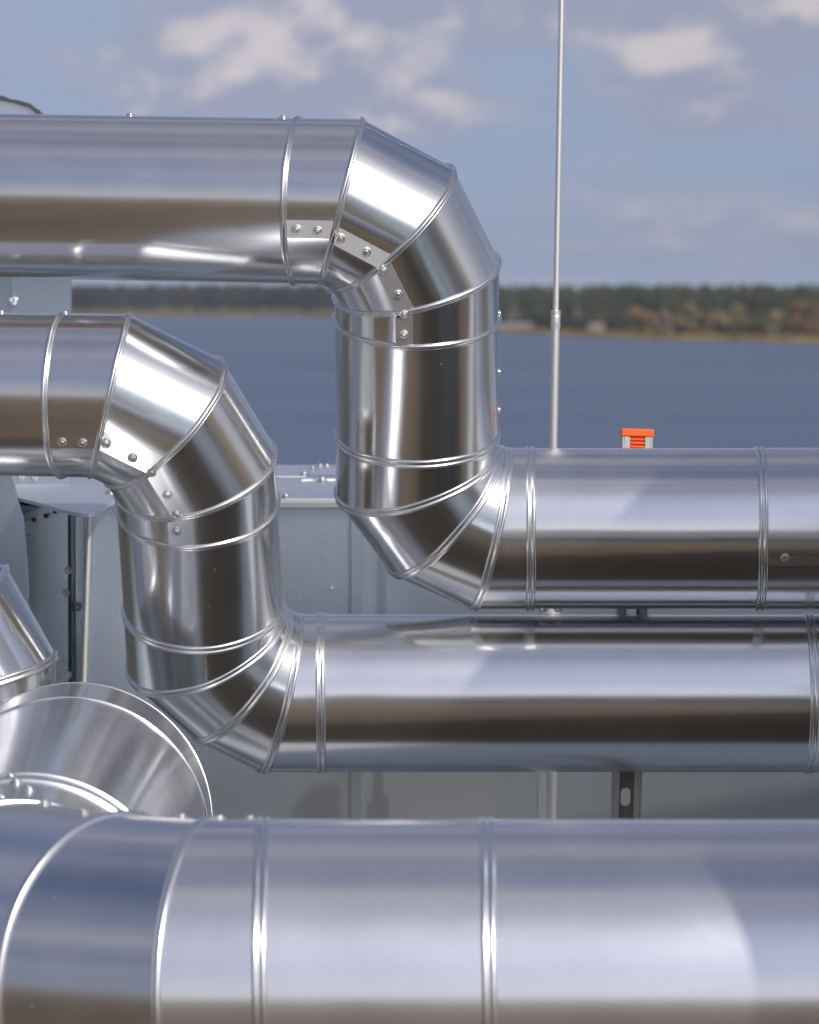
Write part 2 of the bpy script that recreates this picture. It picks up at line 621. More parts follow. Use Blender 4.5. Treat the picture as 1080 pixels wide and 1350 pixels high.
def screw_mesh():
    global SCREW_MESH
    if SCREW_MESH:
        return SCREW_MESH
    vs, fs = [], []

    def ringv(r, z, n):
        i = len(vs)
        for k in range(n):
            a = 2 * math.pi * k / n
            vs.append((r * math.cos(a), r * math.sin(a), z))
        return i
    n = 12
    prof = [(0.0060, -0.002), (0.0060, 0.0010), (0.0052, 0.0016), (0.0040, 0.0017), (0.0038, 0.0030), (0.0032, 0.0035), (0.0024, 0.0034), (0.0018, 0.0008)]
    rings = [ringv(r, z, n) for r, z in prof]
    for a, b in zip(rings, rings[1:]):
        for k in range(n):
            fs.append((a + k, a + (k + 1) % n, b + (k + 1) % n, b + k))
    fs.append([rings[-1] + k for k in range(n)])
    me = bpy.data.meshes.new('screw')
    me.from_pydata(vs, [], fs)
    me.materials.append(SCREWM)
    SCREW_MESH = me
    return me


def screw_at(p, nrm, parent, k=1.0, name='screw'):
    o = bpy.data.objects.new(name, screw_mesh())
    C.objects.link(o)
    q = (nrm + Vector((random.uniform(-.07, .07), 0, random.uniform(-.07, .07)))).to_track_quat('Z', 'Y')
    o.rotation_euler = q.to_euler()
    o.scale = (k, k, k)
    if parent:
        o.parent = parent
        o.location = p - parent_world(parent)
    else:
        o.location = p
    return o


def pipeline(name, label, cat, P, r, names, beads, mat, base, jitter=None, bk=0.76):
    root = thing(name, label, cat, base)
    segs = pipe_segments(P, r)
    for i, s in enumerate(segs):
        s.obj = seg_mesh(names[i], s, mat, root, (jitter[i] if jitter else 0.0))
    for i, s in enumerate(segs[:-1]):
        if beads[i]:
            bead_mesh(s, 1, beads[i], bk, s.obj, GALV_BEAD)
    for s, e in ((segs[0], 0), (segs[-1], 1)):         # closed ends, far outside the picture
        vs = [seg_point(s, 2 * math.pi * k / 48, e, s.r) for k in range(48)]
        mesh_obj('end_cap', vs, [list(range(48))], mat, root)
    return root, segs


def lerp_y(a, b, py):
    """a joint on the straight line from pixel-vertex a to b, at image row py"""
    t = (py - a[1]) / (b[1] - a[1])
    return at(*a).lerp(at(*b), t)


def lerp_x(a, b, px):
    p, q = at(*a), at(*b)
    k = (px - 540) / F
    fa, fb = (p - CAM), (q - CAM)
    ga, gb = fa.x - k * fa.dot(FWD), fb.x - k * fb.dot(FWD)
    return p.lerp(q, ga / (ga - gb))


# upper pipe: comes from the left, drops, leaves to the right
DT, DB = 6.83, 7.0
v1, v2, v3 = (450, 266.5, DT), (515, 301, DT + .014), (549.5, 369, DT + .041)
v4, v5, v6 = (550, 622, DB - .036), (586, 671, DB - .012), (645, 697, DB)
st = (-1400, 232, DT + 0.27)
en = (2600, 697.5, DB + 0.01)
P1 = [at(*st), lerp_x(st, v1, 392), at(*v1), at(*v2), at(*v3), lerp_y(v3, v4, 419), lerp_y(v3, v4, 572), at(*v4), at(*v5), at(*v6),
      lerp_x(v6, en, 698), lerp_x(v6, en, 1000), lerp_x(v6, en, 1950), at(*en)]
N1 = ['straight_section', 'elbow_collar', 'elbow_gore', 'elbow_gore', 'elbow_collar', 'drop_section', 'elbow_collar', 'elbow_gore',
      'elbow_gore', 'elbow_collar', 'straight_section', 'straight_section', 'straight_section']
upper, U = pipeline('upper_pipe', 'upper galvanised sheet-clad pipe dropping in front of the lake through riveted elbow', 'pipe', P1, 0.1065, N1,
                    [SGL, SGL, SGL, SGL, SGL, DBL, DBL, DBL, DBL, DBL, DBL, DBL], GALV, (P1[6].x, P1[6].y, P1[10].z - 0.11),
                    [0, .0004, 0, .0005, .0002, 0, .0004, 0, .0004, .0003, 0, .0005, 0])
# middle pipe: the same bend in front of the cabinet
DT, DB = 6.80, 7.02
w1, w2, w3 = (145.5, 522, DT), (217, 557, DT + .019), (258, 624, DT + .055)
w4, w5, w6 = (271, 847, DB - .040), (317, 888, DB - .014), (369, 913.5, DB)
st = (-1300, 500, DT + 0.26)
en = (2700, 914.5, DB + 0.01)
P2 = [at(*st), lerp_x(st, w1, 84), at(*w1), at(*w2), at(*w3), lerp_y(w3, w4, 666), lerp_y(w3, w4, 800), at(*w4), at(*w5), at(*w6),
      lerp_x(w6, en, 424), lerp_x(w6, en, 1066), lerp_x(w6, en, 2000), at(*en)]
lower, L = pipeline('middle_pipe', 'middle galvanised sheet-clad pipe bending down beside the grey cabinet, then right', 'pipe', P2, 0.1045, N1,
                    [SGL, SGL, SGL, SGL, SGL, DBL, DBL, DBL, DBL, DBL, DBL, DBL], GALV, (P2[6].x, P2[6].y, P2[10].z - 0.11),
                    [0, .0004, 0, .0005, .0002, 0, .0004, 0, .0004, .0003, 0, .0005, 0])

for i, pts, seam in ((1, [(391, 301), (419, 303)], (405, 311)), (2, [(449, 313), (483, 331)], (463, 331)),
                     (3, [(505, 355), (525, 387)], (508, 376)), (4, [(533, 413), (533, 440)], (523, 428))):
    lap_seam(U[i], *seam, 0.20, U[i].obj, STRAP)
    for p in pts:
        q, n, _ = pix_on(U[i], *p)
        screw_at(q + n * .0032, n, U[i].obj, 1.05)
for i, pts, seam in ((1, [(82, 582), (109, 583)], (100, 589)), (2, [(140, 584), (175, 603)], (153, 602)),
                     (3, [(200, 622), (221, 652)], (203, 641)), (4, [(233, 677), (233, 700)], (222, 690))):
    lap_seam(L[i], *seam, 0.30 if i < 4 else 0.24, L[i].obj, GALV, 0.0032)
    for p in pts:
        q, n, _ = pix_on(L[i], *p)
        screw_at(q + n * .0018, n, L[i].obj, 1.05)
for s, pts in ((U[0], [(172, 140), (374, 140)]),  (U[11], [(1035, 735)]),
               (L[0], [(2, 400), (86, 400)]), (U[10], [(716, 820), (736, 820)])):
    for p in pts:
        q, n, _ = pix_on(s, *p)
        screw_at(q, n, s.obj)

lap_seam(U[11], 1040, 745, 0.2, U[11].obj, GALV, 0.002)

for s, py in ((U[4], 413), (U[5], 490), (U[5], 540)):
    q, n, _ = pix_on(s, 670, py)
    screw_at(q, n, s.obj, 0.75)

# big pipe in front: runs in from the right, bends away from the camera and goes straight back
DF = 5.0
zf = at(540, 1303, DF).z
def fl(x, y):
    return Vector((x, y, zf))
R3 = 0.16
b0, b1 = fl(2.6, DF), fl(-0.193, DF)
P3 = [b0, fl(1.3, DF), fl((642 - 540) / 1400, DF), fl((347 - 540) / 1400, DF), b1, fl(-0.281, DF + .047), fl(-0.388, DF + .175), fl(-0.396, DF + .40), fl(-0.397, DF + 0.48)]
N3 = ['straight_section', 'straight_section', 'straight_section', 'elbow_collar', 'elbow_gore', 'elbow_gore', 'elbow_collar', 'straight_section']
big, B = pipeline('large_pipe', 'large galvanised sheet-clad pipe along the bottom, bending back at the left', 'pipe', P3, R3, N3,
                  [DBL, DBL, DBL, SGL, SGL, SGL, SGL], GALV_BIG, (0, DF, zf - R3), [0, 0, 0, 0.0005, 0, 0.0005, 0, 0], bk=0.85)
for s, pts in ((B[3], [(290, 1070), (330, 1070)]), (B[4], [(158, 1070), (240, 1070)])):
    for p in pts:
        q, n, _ = pix_on(s, *p)
        screw_at(q, n, s.obj, 1.0)
for i, fr in ((5, (.2, .75)), (6, (.15, .55, .9)), (7, (.5,))):
    s = B[i]
    for f in fr:
        c = s.p0.lerp(s.p1, f)
        n = (Vector((random.uniform(-.12, .12), 0, 1))).normalized()
        n = (n - s.d * n.dot(s.d)).normalized()
        screw_at(c + n * s.r, n, s.obj, 1.2)


def tapered(name, p0, p1, r0, r1, mat, parent, n=NS, roll=0.0):
    d = (p1 - p0).normalized()
    u, v = frame_of(d)
    vs, fs = [], []
    for k in range(n):
        th = 2 * math.pi * k / n
        o = u * math.cos(th) + v * math.sin(th)
        w = roll * (math.sin(7 * th + .6) + .7 * math.sin(11 * th + 2) + .4 * math.sin(17 * th))
        vs += [p0 + o * (r0 + w), p1 + o * (r1 + w)]
    for k in range(n):
        a, b = 2 * k, 2 * ((k + 1) % n)
        fs.append((a, b, b + 1, a + 1))
    return mesh_obj(name, vs, fs, mat, parent, smooth=True)


pa, pb = P3[-1], Vector((-0.4125, 6.38, zf))
bead_mesh(B[-1], 1, SGL, 0.5, B[-1].obj, GALV_BEAD)
rd = tapered('reducer', pa, pb, R3 + 0.0008, 0.170, GALV_SMOOTH, big, 224, 0.0005)
d = (pb - pa).normalized()
PD = [pb, pb + d * 0.20, pb + d * 0.275 + Vector((0, 0, -.035)), pb + d * 0.31 + Vector((0, 0, -.12)), pb + d * 0.31 + Vector((0, 0, -.85))]
for s, nm in zip(pipe_segments(PD, 0.1705), ('elbow_collar', 'elbow_gore', 'elbow_gore', 'drop_section')):
    s.obj = seg_mesh(nm, s, GALV_BIG, big)
    if nm == 'elbow_collar':
        bead_mesh(s, 0, SGL, 0.28, s.obj, GALV_SMOOTH)
    if nm != 'drop_section':
        bead_mesh(s, 1, SGL, 0.22, s.obj, GALV_SMOOTH)

# small bent pipe leaving the picture at the left
DS = 6.86
x0 = (-1300, 775, DS + 0.1)
P4 = [at(*x0), at(-175, 790, DS), at(-135, 790, DS), at(-71, 827, DS + .004), at(-35, 891, DS + .01), at(-36, 925, DS + .014)]
left, Q = pipeline('side_pipe', 'short galvanised pipe elbow turning down at the left edge of the picture', 'pipe', P4, 0.1065,
                   ['straight_section', 'elbow_collar', 'elbow_gore', 'elbow_gore', 'elbow_collar'], [SGL, SGL, SGL, DBL], GALV,
                   at(-36, 1500, DS + .05))
tapered('drop_section', P4[-1], Vector((P4[-1].x, P4[-1].y + .1, ROOFZ + .06)), 0.090, 0.090, GALV, left)
tapered('shoulder', P4[-1] + Vector((0, 0, .012)), P4[-1], 0.1067, 0.090, GALV, left)

# ------------------------------------------------------------------ cabinet and duct behind
DC, DH = 7.6, 8.2
zd = at(400, 657, 7.8).z                # common top level of cabinet and duct


def cab(px, py, D=DH):
    return at(px, py, D)


xr = at(92, 700, DC).x
ztop = zd - .012
cabinet = thing('equipment_cabinet', 'tall grey galvanised equipment cabinet behind the pipes at the left', 'cabinet', (xr - 0.9, 8.2, ROOFZ))
box('body', (at(93, 700, 7.9).x - 1.8, 7.9, ROOFZ + .06), (at(93, 700, 7.9).x, 9.0, ztop - .001), PANEL, cabinet, 0.004)
box('recess_panel', (at(93, 700, 7.9).x + .001, 8.0, ROOFZ + .06), (at(93, 700, 7.9).x + .06, 8.02, ztop - .002), PANEL, cabinet)
xb, xr = xr, at(92, 390, DH).x
# upper hood with a rounded shoulder
prof = [(xr - 1.8, ztop + .004), (xr, ztop + .004)]
prof += [(xr, cab(92, 215).z), (cab(75, 170).x, cab(75, 170).z), (cab(50, 150).x, cab(50, 150).z), (cab(38, 141).x, cab(38, 141).z), (cab(18, 135).x, cab(18, 135).z), (cab(0, 131).x, cab(0, 131).z), (cab(-40, 127).x, cab(-40, 127).z), (xr - 1.8, cab(-40, 127).z)]
n = len(prof)
vs = [(x, DH, z) for x, z in prof] + [(x, DH + .05, z) for x, z in prof]
fs = [list(range(n))[::-1], list(range(n, 2 * n))] + [(i, (i + 1) % n, n + (i + 1) % n, n + i) for i in range(n)]
hood = mesh_obj('hood', vs, fs, PANEL, cabinet)
# crumpled trim along the shoulder
tv, tf = [], []
path = [Vector((x, 0, z)) for x, z in prof[3:9]]
pts = []
for a, b in zip(path, path[1:]):
    k = max(2, int((b - a).length / 0.006))
    pts += [a.lerp(b, i / k) for i in range(k)]
for i, p in enumerate(pts):
    j = random.uniform(-.001, .0045)
    for y, dz in ((DH - .006, -.001), (DH - .006, .003 + j), (DH + .03, .005 + j * .6), (DH + .056, .003)):
        tv.append((p.x + random.uniform(-.001, .001), y, p.z + dz))
for i in range(len(pts) - 1):
    for k in range(3):
        a = i * 4 + k
        tf.append((a, a + 1, a + 5, a + 4))
mesh_obj('trim', tv, tf, SEAL, hood)
# overlapping front panels, bracket and screws
zb = ROOFZ + .08
def plate(name, pix, D, th, mat, parent):
    """flat sheet, outline given on the plane y = D, with thickness th"""
    o = [at(px, py, D) for px, py in pix]
    o = [Vector((p.x, D, p.z)) for p in o]
    n = len(o)
    vs = o + [p + Vector((0, th, 0)) for p in o]
    fs = [list(range(n)), list(range(n, 2 * n))[::-1]] + [(i, (i + 1) % n, n + (i + 1) % n, n + i) for i in range(n)]
    return mesh_obj(name, vs, fs, mat, parent)
pn = plate('front_panel', [(-600, 560), (1, 560), (15, 628), (31, 682), (37, 766), (38, 1500), (-600, 1500)], DC + .06, .02, PANEL, cabinet)
pn2 = plate('front_panel', [(17, 300), (17, 560), (-500, 560), (-500, 300)], DH - .006, .0055, PANEL, hood)
for p in ((90, 752), (87, 782), (90, 890)):
    screw_at(at(p[0], p[1], 7.899), Vector((0, -1, 0.1)), cabinet, 1.0)
for p in ((28, 629), (45, 629)):
    screw_at(at(p[0], p[1], DH - .001), Vector((0, -1, 0)), hood, .9)
screw_at(at(17, 397, DH - .008), Vector((0, -1, 0.6)), hood, 1.2)
screw_at(at(102, 800, 7.995), Vector((0, -1, 0)), cabinet, 1.1)
br = plate('bracket', [(30, 690), (32, 676), (78, 662), (80, 668)], 7.87, .028, PANEL, cabinet)
for px, py in ((45, 685), (61, 680), (73, 674)):
    c = at(px, py, 7.87)
    tv = []
    for y in (7.862, 7.8705):
        for k in range(10):
            a = math.pi * 2 * k / 10
            tv.append((c.x + .0034 * math.cos(a), y, c.z + .0034 * math.sin(a)))
    mesh_obj('bolt', tv, [list(range(10))] + [(k, (k + 1) % 10, 10 + (k + 1) % 10, 10 + k) for k in range(10)], BLACKP, br)
# flat roof sheet of the cabinet, its corner reaching out towards the camera
def on_top(px, py, z):
    r_ = ray(px, py)
    return CAM + r_ * ((z - CAMZ) / r_.z)


edge = [on_top(*p, zd + .006) for p in ((22, 655.5), (45, 661), (70, 668.5), (92, 674), (107, 676.6), (117, 677), (125, 675.5), (138, 668.5), (152, 660))]
edge += [on_top(168, 640, zd + .006), on_top(165, 628, zd + .006), Vector((-.60, 8.9, zd + .006)), Vector((-2.2, 8.9, zd + .006)), Vector((-2.2, edge[0].y + .1, zd + .006))]
n = len(edge)
cover = mesh_obj('roof_sheet', edge + [p - Vector((0, 0, .005)) for p in edge],
                 [list(range(n)), list(range(n, 2 * n))[::-1]] + [(i, n + i, n + (i + 1) % n, (i + 1) % n) for i in range(n)], PANEL_TOP, cabinet)
screw_at(on_top(146, 651, zd + .006), Vector((0, -.3, 1)), cover, 1.5)

# long ventilation duct behind everything
DD = 7.8
yb = at(400, 613, 1).z - CAMZ
yback = (zd - CAMZ) / yb
xl = at(111, 800, DD).x
duct = thing('ventilation_duct', 'long flat-topped grey sheet-metal duct standing behind the pipes', 'duct', (0.8, DD + .6, ROOFZ))
x1 = at(466, 800, DD).x
box('side_panel', (xl, DD, ROOFZ + .06), (x1, DD + .02, zd - .012), PANEL, duct, 0.0015)
box('side_panel', (x1 + .002, DD + .003, ROOFZ + .06), (1.6, DD + .022, zd - .012), PANEL, duct, 0.0015)
box('side_panel', (1.602, DD, ROOFZ + .06), (3.4, DD + .022, zd - .012), PANEL, duct, 0.0015)
box('end_panel', (xl, DD + .021, ROOFZ + .06), (xl + .02, yback, zd - .012), PANEL, duct, 0.001)
box('cover_strip', (at(462, 800, DD).x, DD - .007, ROOFZ + .06), (at(478, 800, DD).x, DD - .0005, zd - .02), PANEL, duct, 0.0015)
top = box('top_panel', (xl - .01, DD - .004, zd - .010), (3.4, yback, zd), PANEL_TOP, duct, 0.001)
box('flange', (xl - .01, DD - .016, zd - .014), (3.4, DD - .005, zd - .004), GALV_BEAD, duct, 0.0015)
ymid = (zd - CAMZ) / (at(400, 631, 1).z - CAMZ)
box('standing_seam', (xl, ymid, zd + .001), (3.4, ymid + .03, zd + .004), PANEL_TOP, top, 0.001)
q = [at(398, 632, 1), at(424, 616, 1), at(470, 614, 1), at(470, 631, 1)]
pv = []
for r_ in q:
    k = (zd + .004 - CAMZ) / (r_.z - CAMZ)
    pv.append(CAM + (r_ - CAM) * k)
mesh_obj('patch_plate', pv + [p - Vector((0, 0, .003)) for p in pv], [(3, 2, 1, 0), (0, 1, 5, 4), (1, 2, 6, 5), (2, 3, 7, 6), (3, 0, 4, 7)], PANEL_TOP, top)
for px, py in ((401, 625), (412, 617), (422, 614.5), (431, 614), (425, 632), (377, 655)):
    r_ = at(px, py, 1)
    k = (zd + .004 - CAMZ) / (r_.z - CAMZ)
    screw_at(CAM + (r_ - CAM) * k, Vector((0, 0, 1)), top, 1.0 if py < 620 else 1.25)
for px, py in ((365, 700), (437, 776)):
    screw_at(at(px, py, DD - .001), Vector((0, -1, 0)), duct, .45)
tb, tt = at(110.5, 905, DD - .03), at(118.5, 662, DD - .03)
dirv = (tt - tb).normalized()
tapered('corner_rod', tb - dirv * 0.6, tt + dirv * .0, .0044, .0044, ALU, duct, 20)

# ------------------------------------------------------------------ strut with orange cap
DSu = 7.16
pt, pbm = at(840, 575, DSu), at(825.5, 1050, DSu)
ax = (pt - pbm).normalized()
strut = thing('support_strut', 'slotted steel strut channel behind the pipes with an orange end cap', 'strut', (pbm.x, DSu, ROOFZ + .06))
pbot = pbm - ax * ((pbm.z - ROOFZ - .06) / ax.z)
Lh = (pt - pbot).length
ux = Vector((1, 0, 0)) - ax * ax.x
ux.normalize()
uy = ax.cross(ux)                       # points towards +y or -y
if uy.y < 0:
    uy = -uy
def sl(a, y, h):
    return pbot + ux * a + uy * y + ax * h
def sbox(name, a0, a1, y0, y1, h0, h1, mat, parent, bev=0.0008):
    vs, fs = box_data((a0, y0, h0), (a1, y1, h1), bev)
    return mesh_obj(name, [sl(*v) for v in vs], fs, mat, parent)
W = 0.0205
for sg in (-1, 1):
    a0, a1 = sorted((sg * W, sg * (W - .0025)))
    sbox('flange', a0, a1, -W, W, 0, Lh, STRUTM, strut)
    a0, a1 = sorted((sg * (W - .0026), sg * (W - .0105)))
    sbox('lip', a0, a1, -W, -W + .0025, 0, Lh, STRUTM, strut)
    a0, a1 = sorted((sg * (W - .0085), sg * (W - .0105)))
    sbox('lip_return', a0, a1, -W + .0026, -W + .009, 0, Lh, STRUTM, strut)
# web with slots
ps = at(823, 1050, DSu + W)
h_slot = (ps - pbot).dot(ax)
pitch = 0.05
wv, wf = [], []
k0 = int(h_slot // pitch)
hstart = h_slot - (k0 + .5) * pitch
ncell = int((Lh - max(hstart, 0)) / pitch) + 1
for c in range(-1, ncell):
    lo = hstart + c * pitch
    if lo < 0 or lo + pitch > Lh:
        continue
    mid = lo + pitch / 2
    inner, outer = [], []
    for k in range(20):
        t = 2 * math.pi * (k + .5) / 20
        cxx, cyy = math.cos(t), math.sin(t)
        inner.append((.0068 * cxx, mid + (.0055 if cyy > 0 else -.0055) + .0068 * cyy))
        sc = min((W - .0026) / max(abs(cxx), 1e-6), (pitch / 2) / max(abs(cyy), 1e-6))
        outer.append((sc * cxx, mid + sc * cyy))
    # snap the outer ring to the four corners
    for cor in ((W - .0026, mid + pitch / 2), (-W + .0026, mid + pitch / 2), (-W + .0026, mid - pitch / 2), (W - .0026, mid - pitch / 2)):
        kk = min(range(20), key=lambda i: (outer[i][0] - cor[0]) ** 2 + (outer[i][1] - cor[1]) ** 2)
        outer[kk] = cor
    b = len(wv)
    wv += [sl(a, W - .0025, h) for a, h in inner] + [sl(a, W - .0025, h) for a, h in outer]
    wf += [(b + k, b + (k + 1) % 20, b + 20 + (k + 1) % 20, b + 20 + k) for k in range(20)]
web = mesh_obj('web', wv, wf, STRUTM, strut)
sm = web.modifiers.new('thickness', 'SOLIDIFY')
sm.thickness = 0.0022
cap = sbox('end_cap', -W - .0012, W + .0012, -W - .0015, W + .0015, Lh + .0002, Lh + .0098, ORANGE, strut, .0014)
sbox('plug', -W + .0108, W - .0108, -W + .004, W - .004, Lh - .03, Lh + .0001, ORANGE, cap, .0005)
for k in range(5):
    h = Lh - .0050 * (k + 1)
    sbox('rib', -W + .0107, W - .0107, -W + .0006, -W + .0039, h, h + .0026, ORANGE, cap, .0006)
sbox('base_plate', -.05, .05, -.05, .05, -.008, -.0002, STRUTM, strut)

# ------------------------------------------------------------------ lightning rod
DR = 7.45
ra, rb = at(721, 1050, DR), at(740.5, 0, DR)
dv = (rb - ra).normalized()
ra0 = ra - dv * ((ra.z - ROOFZ - .06) / dv.z)
def rp(py):
    t = (py - 1050) / (0 - 1050)
    return ra.lerp(rb, t)
rod = thing('lightning_rod', 'slim upright grey lightning rod against the sky and lake', 'lightning rod', ra0)
tapered('base_tube', ra0, rp(800), .0140, .0140, ALU, rod, 28)
tapered('base_collar', rp(801), rp(795), .0142, .0065, ALU, rod, 28)
tapered('lower_rod', rp(803), rp(428), .0060, .0060, ALU, rod, 24)
tapered('upper_rod', rp(429), rp(-700), .0042, .0036, ALU, rod, 20)
for y0, y1, r0, r1 in ((432, 424, .0064, .0072), (424, 416, .0066, .0066), (416, 413, .0072, .0062), (413, 408, .0068, .0068)):
    tapered('coupling', rp(y0), rp(y1 + .05), r0, r1, ALU, rod, 20)
tapered('coupling', rp(408), rp(407.2), .0068, .0036, ALU, rod, 20)
tapered('foot', ra0, ra0 + dv * .02, .06, .055, STRUTM, rod, 32)

# ------------------------------------------------------------------ unseen blocks added beyond the right edge to cast shadow on the pipes
def prism(name, pts, y0, y1, mat, parent):
    n = len(pts)
    vs = [(x, y0, CAMZ + z) for x, z in pts] + [(x, y1, CAMZ + z) for x, z in pts]
    fs = [list(range(n)), list(range(n, 2 * n))[::-1]] + [(i, n + i, n + (i + 1) % n, (i + 1) % n) for i in range(n)]
    return mesh_obj(name, vs, fs, mat, parent)


hs = thing('shade_block_tall', 'large grey sheet-metal block, unseen, added beyond the right edge to cast shadow', 'housing', (1.9, 5.6, ROOFZ))
hb = prism('body', [(.86, -1.69), (.86, .47), (.957, .60), (1.05, .69), (1.17, .83), (1.267, .905), (1.40, .97), (2.9, 1.2), (2.9, -1.69)], 5.45, 5.75, PANEL, hs)  # added outline, cut so its shadow edge crosses the two right-hand runs
for x in (1.2, 1.7, 2.2, 2.7):
    box('standing_seam', (x, 5.7505, ROOFZ + .1), (x + .02, 5.77, CAMZ + .45), PANEL, hb, .001)
dr = thing('shade_block_low', 'low grey sheet-metal block, unseen, added beyond the right edge to shade the large pipe', 'duct', (1.2, 4.2, ROOFZ))
prism('body', [(.865, -1.69), (.865, .22), (.93, .30), (1.7, .30), (1.7, -1.69)], 4.05, 4.30, PANEL, dr)  # added block; its left edge sets the shadow line on the large pipe
box('flange', (.855, 4.04, CAMZ - .9), (1.73, 4.33, CAMZ - .87), PANEL, dr, .002)

# ------------------------------------------------------------------ far shore
def leaf_cluster(vs, fs, c, sx, sy, sz, n, size, conical=False):
    for _ in range(n):
        if conical:
            h = random.random() ** 0.8
            a = random.uniform(0, 2 * math.pi)
            rad = (1 - h) * random.uniform(.5, 1.05) + .05
            p = Vector((c.x + sx * rad * math.cos(a), c.y + sy * rad * math.sin(a), c.z + sz * (2 * h - 1)))
        else:
            d_ = Vector((random.gauss(0, 1), random.gauss(0, 1), random.gauss(0, 1))).normalized() * random.uniform(.55, 1.0)
            p = Vector((c.x + sx * d_.x, c.y + sy * d_.y, c.z + sz * d_.z))
        u = Vector((random.gauss(0, 1), random.gauss(0, 1), random.gauss(0, 1))).normalized()
        w = u.orthogonal().normalized()
        s = size * random.uniform(.6, 1.3)
        b = len(vs)
        vs += [p + u * s, p + w * s * .7, p - u * s, p - w * s * .7]
        fs.append((b, b + 1, b + 2, b + 3))


def trunk_data(base, h, r, lean=0.0):
    vs, fs = [], []
    n = 7
    for j in range(4):
        f = j / 3
        for k in range(n):
            a = 2 * math.pi * k / n
            rr_ = r * (1 - .75 * f)
            vs.append(base + Vector((rr_ * math.cos(a) + lean * f * f, rr_ * math.sin(a), h * f)))
    for j in range(3):
        for k in range(n):
            fs.append((j * n + k, j * n + (k + 1) % n, (j + 1) * n + (k + 1) % n, (j + 1) * n + k))
    return vs, fs


BARK = plain('bark', (0.07, 0.055, 0.045), 0.9)


def gz(x, y):
    s = shore(x)
    d_ = y - s
    for (a, z0), (b, z1) in zip(((0, .05), (25, .5), (120, .8), (600, 2.0), (2500, 4.0)), ((25, .5), (120, .8), (600, 2.0), (2500, 4.0), (30000, 10))):
        if a <= d_ <= b:
            return z0 + (z1 - z0) * (d_ - a) / (b - a)
    return 0.0


def broad_tree(name, label, px, Dy, hgt, wid, mat, group):
    x = (px - 540) / F * Dy
    base = Vector((x, Dy, gz(x, Dy) - .2))
    t = thing(name, label, 'tree', base, group)
    tv, tf = trunk_data(base, hgt * .8, .28)
    for k in range(5):                                # limbs
        a = random.uniform(0, 6.28)
        p0 = base + Vector((0, 0, hgt * random.uniform(.3, .6)))
        p1 = p0 + Vector((math.cos(a) * wid * .35, math.sin(a) * wid * .35, hgt * .18))
        dd = (p1 - p0).normalized()
        u, v = frame_of(dd)
        b = len(tv)
        for p, r_ in ((p0, .13), (p1, .04)):
            for q_ in range(4):
                an = q_ * math.pi / 2
                tv.append(p + (u * math.cos(an) + v * math.sin(an)) * r_)
        tf += [(b + q_, b + (q_ + 1) % 4, b + 4 + (q_ + 1) % 4, b + 4 + q_) for q_ in range(4)]
    mesh_obj('trunk', tv, tf, BARK, t)
    vs, fs = [], []
    for k in range(11):
        f = random.uniform(.22, .9)
        rad = wid * .5 * math.sin(min(f * 1.15, 1) * math.pi) ** .5 * .62
        a = random.uniform(0, 6.28)
        c = base + Vector((rad * math.cos(a), rad * math.sin(a), hgt * f))
        leaf_cluster(vs, fs, c, wid * .23, wid * .23, hgt * .13, 55, .42)
    mesh_obj('crown', vs, fs, mat, t)
    return t


def forest(name, label, rows, mat, con=0.6, size=.9, per=38):
    vs, fs = [], []
    for px, Dy, hgt, wid in rows:
        x = (px - 540) / F * Dy
        base = Vector((x, Dy, gz(x, Dy)))
        a, b = trunk_data(base, hgt * .6, .22)
        o = len(vs)
        vs += a
        fs += [tuple(i + o for i in f) for f in b]
        if random.random() < con:
            leaf_cluster(vs, fs, base + Vector((0, 0, hgt * .60)), wid * .5, wid * .5, hgt * .40, per, size, True)
            leaf_cluster(vs, fs, base + Vector((0, 0, hgt * .72)), wid * .42, wid * .42, hgt * .26, per // 2, size)
        else:
            leaf_cluster(vs, fs, base + Vector((0, 0, hgt * .70)), wid * .5, wid * .5, hgt * .28, per, size)
            leaf_cluster(vs, fs, base + Vector((0, 0, hgt * .42)), wid * .42, wid * .42, hgt * .22, per // 2, size)
    o = mesh_obj(name, vs, fs, mat)
    return struct(o, 'stuff', label)


PINE = foliage('pine_foliage', (0.024, 0.032, 0.018), (0.055, 0.057, 0.029), .06)
MIXED = foliage('mixed_foliage', (0.015, 0.023, 0.016), (0.045, 0.037, 0.022), .05)
def shore_px(px):
    Dy = 2000.0
    for _ in range(40):
        Dy = 0.5 * Dy + 0.5 * shore((px - 540) / F * Dy)
    return Dy
rows = []
random.seed(11)
for i in range(700):                                  # right headland, tall pines
    px = random.uniform(560, 1750)
    s = shore_px(px)
    Dy = s + 95 + 420 * random.random() ** 1.3
    rows.append((px, Dy, CAMZ + (385 - random.uniform(374.5, 378.5)) / F * Dy - gz((px - 540) / F * Dy, Dy), random.uniform(5, 8)))
pine = forest('pine_forest', 'dark green pine forest behind the shore at the right', rows, PINE)
rows = []
for i in range(900):                                  # far shore at the left
    px = random.uniform(-600, 600)
    s = shore_px(min(px, 470))
    Dy = s + 25 + 420 * random.random() ** 1.3
    rows.append((px, Dy, CAMZ + (385 - random.uniform(374, 379)) / F * Dy - gz((px - 540) / F * Dy, Dy), random.uniform(9, 14)))
forest('far_forest', 'dark mixed forest along the far shore at the left', rows, MIXED, .4, 1.6)
rows = []
for i in range(260):                                  # undergrowth at the forest edge
    px = random.uniform(640, 1500)
    s = shore_px(px)
    Dy = s + 70 + 40 * random.random()
    rows.append((px, Dy, random.uniform(3.0, 6.5), random.uniform(4, 7)))
forest('undergrowth', 'dark scrub along the forest edge', rows, MIXED, 0, .6)

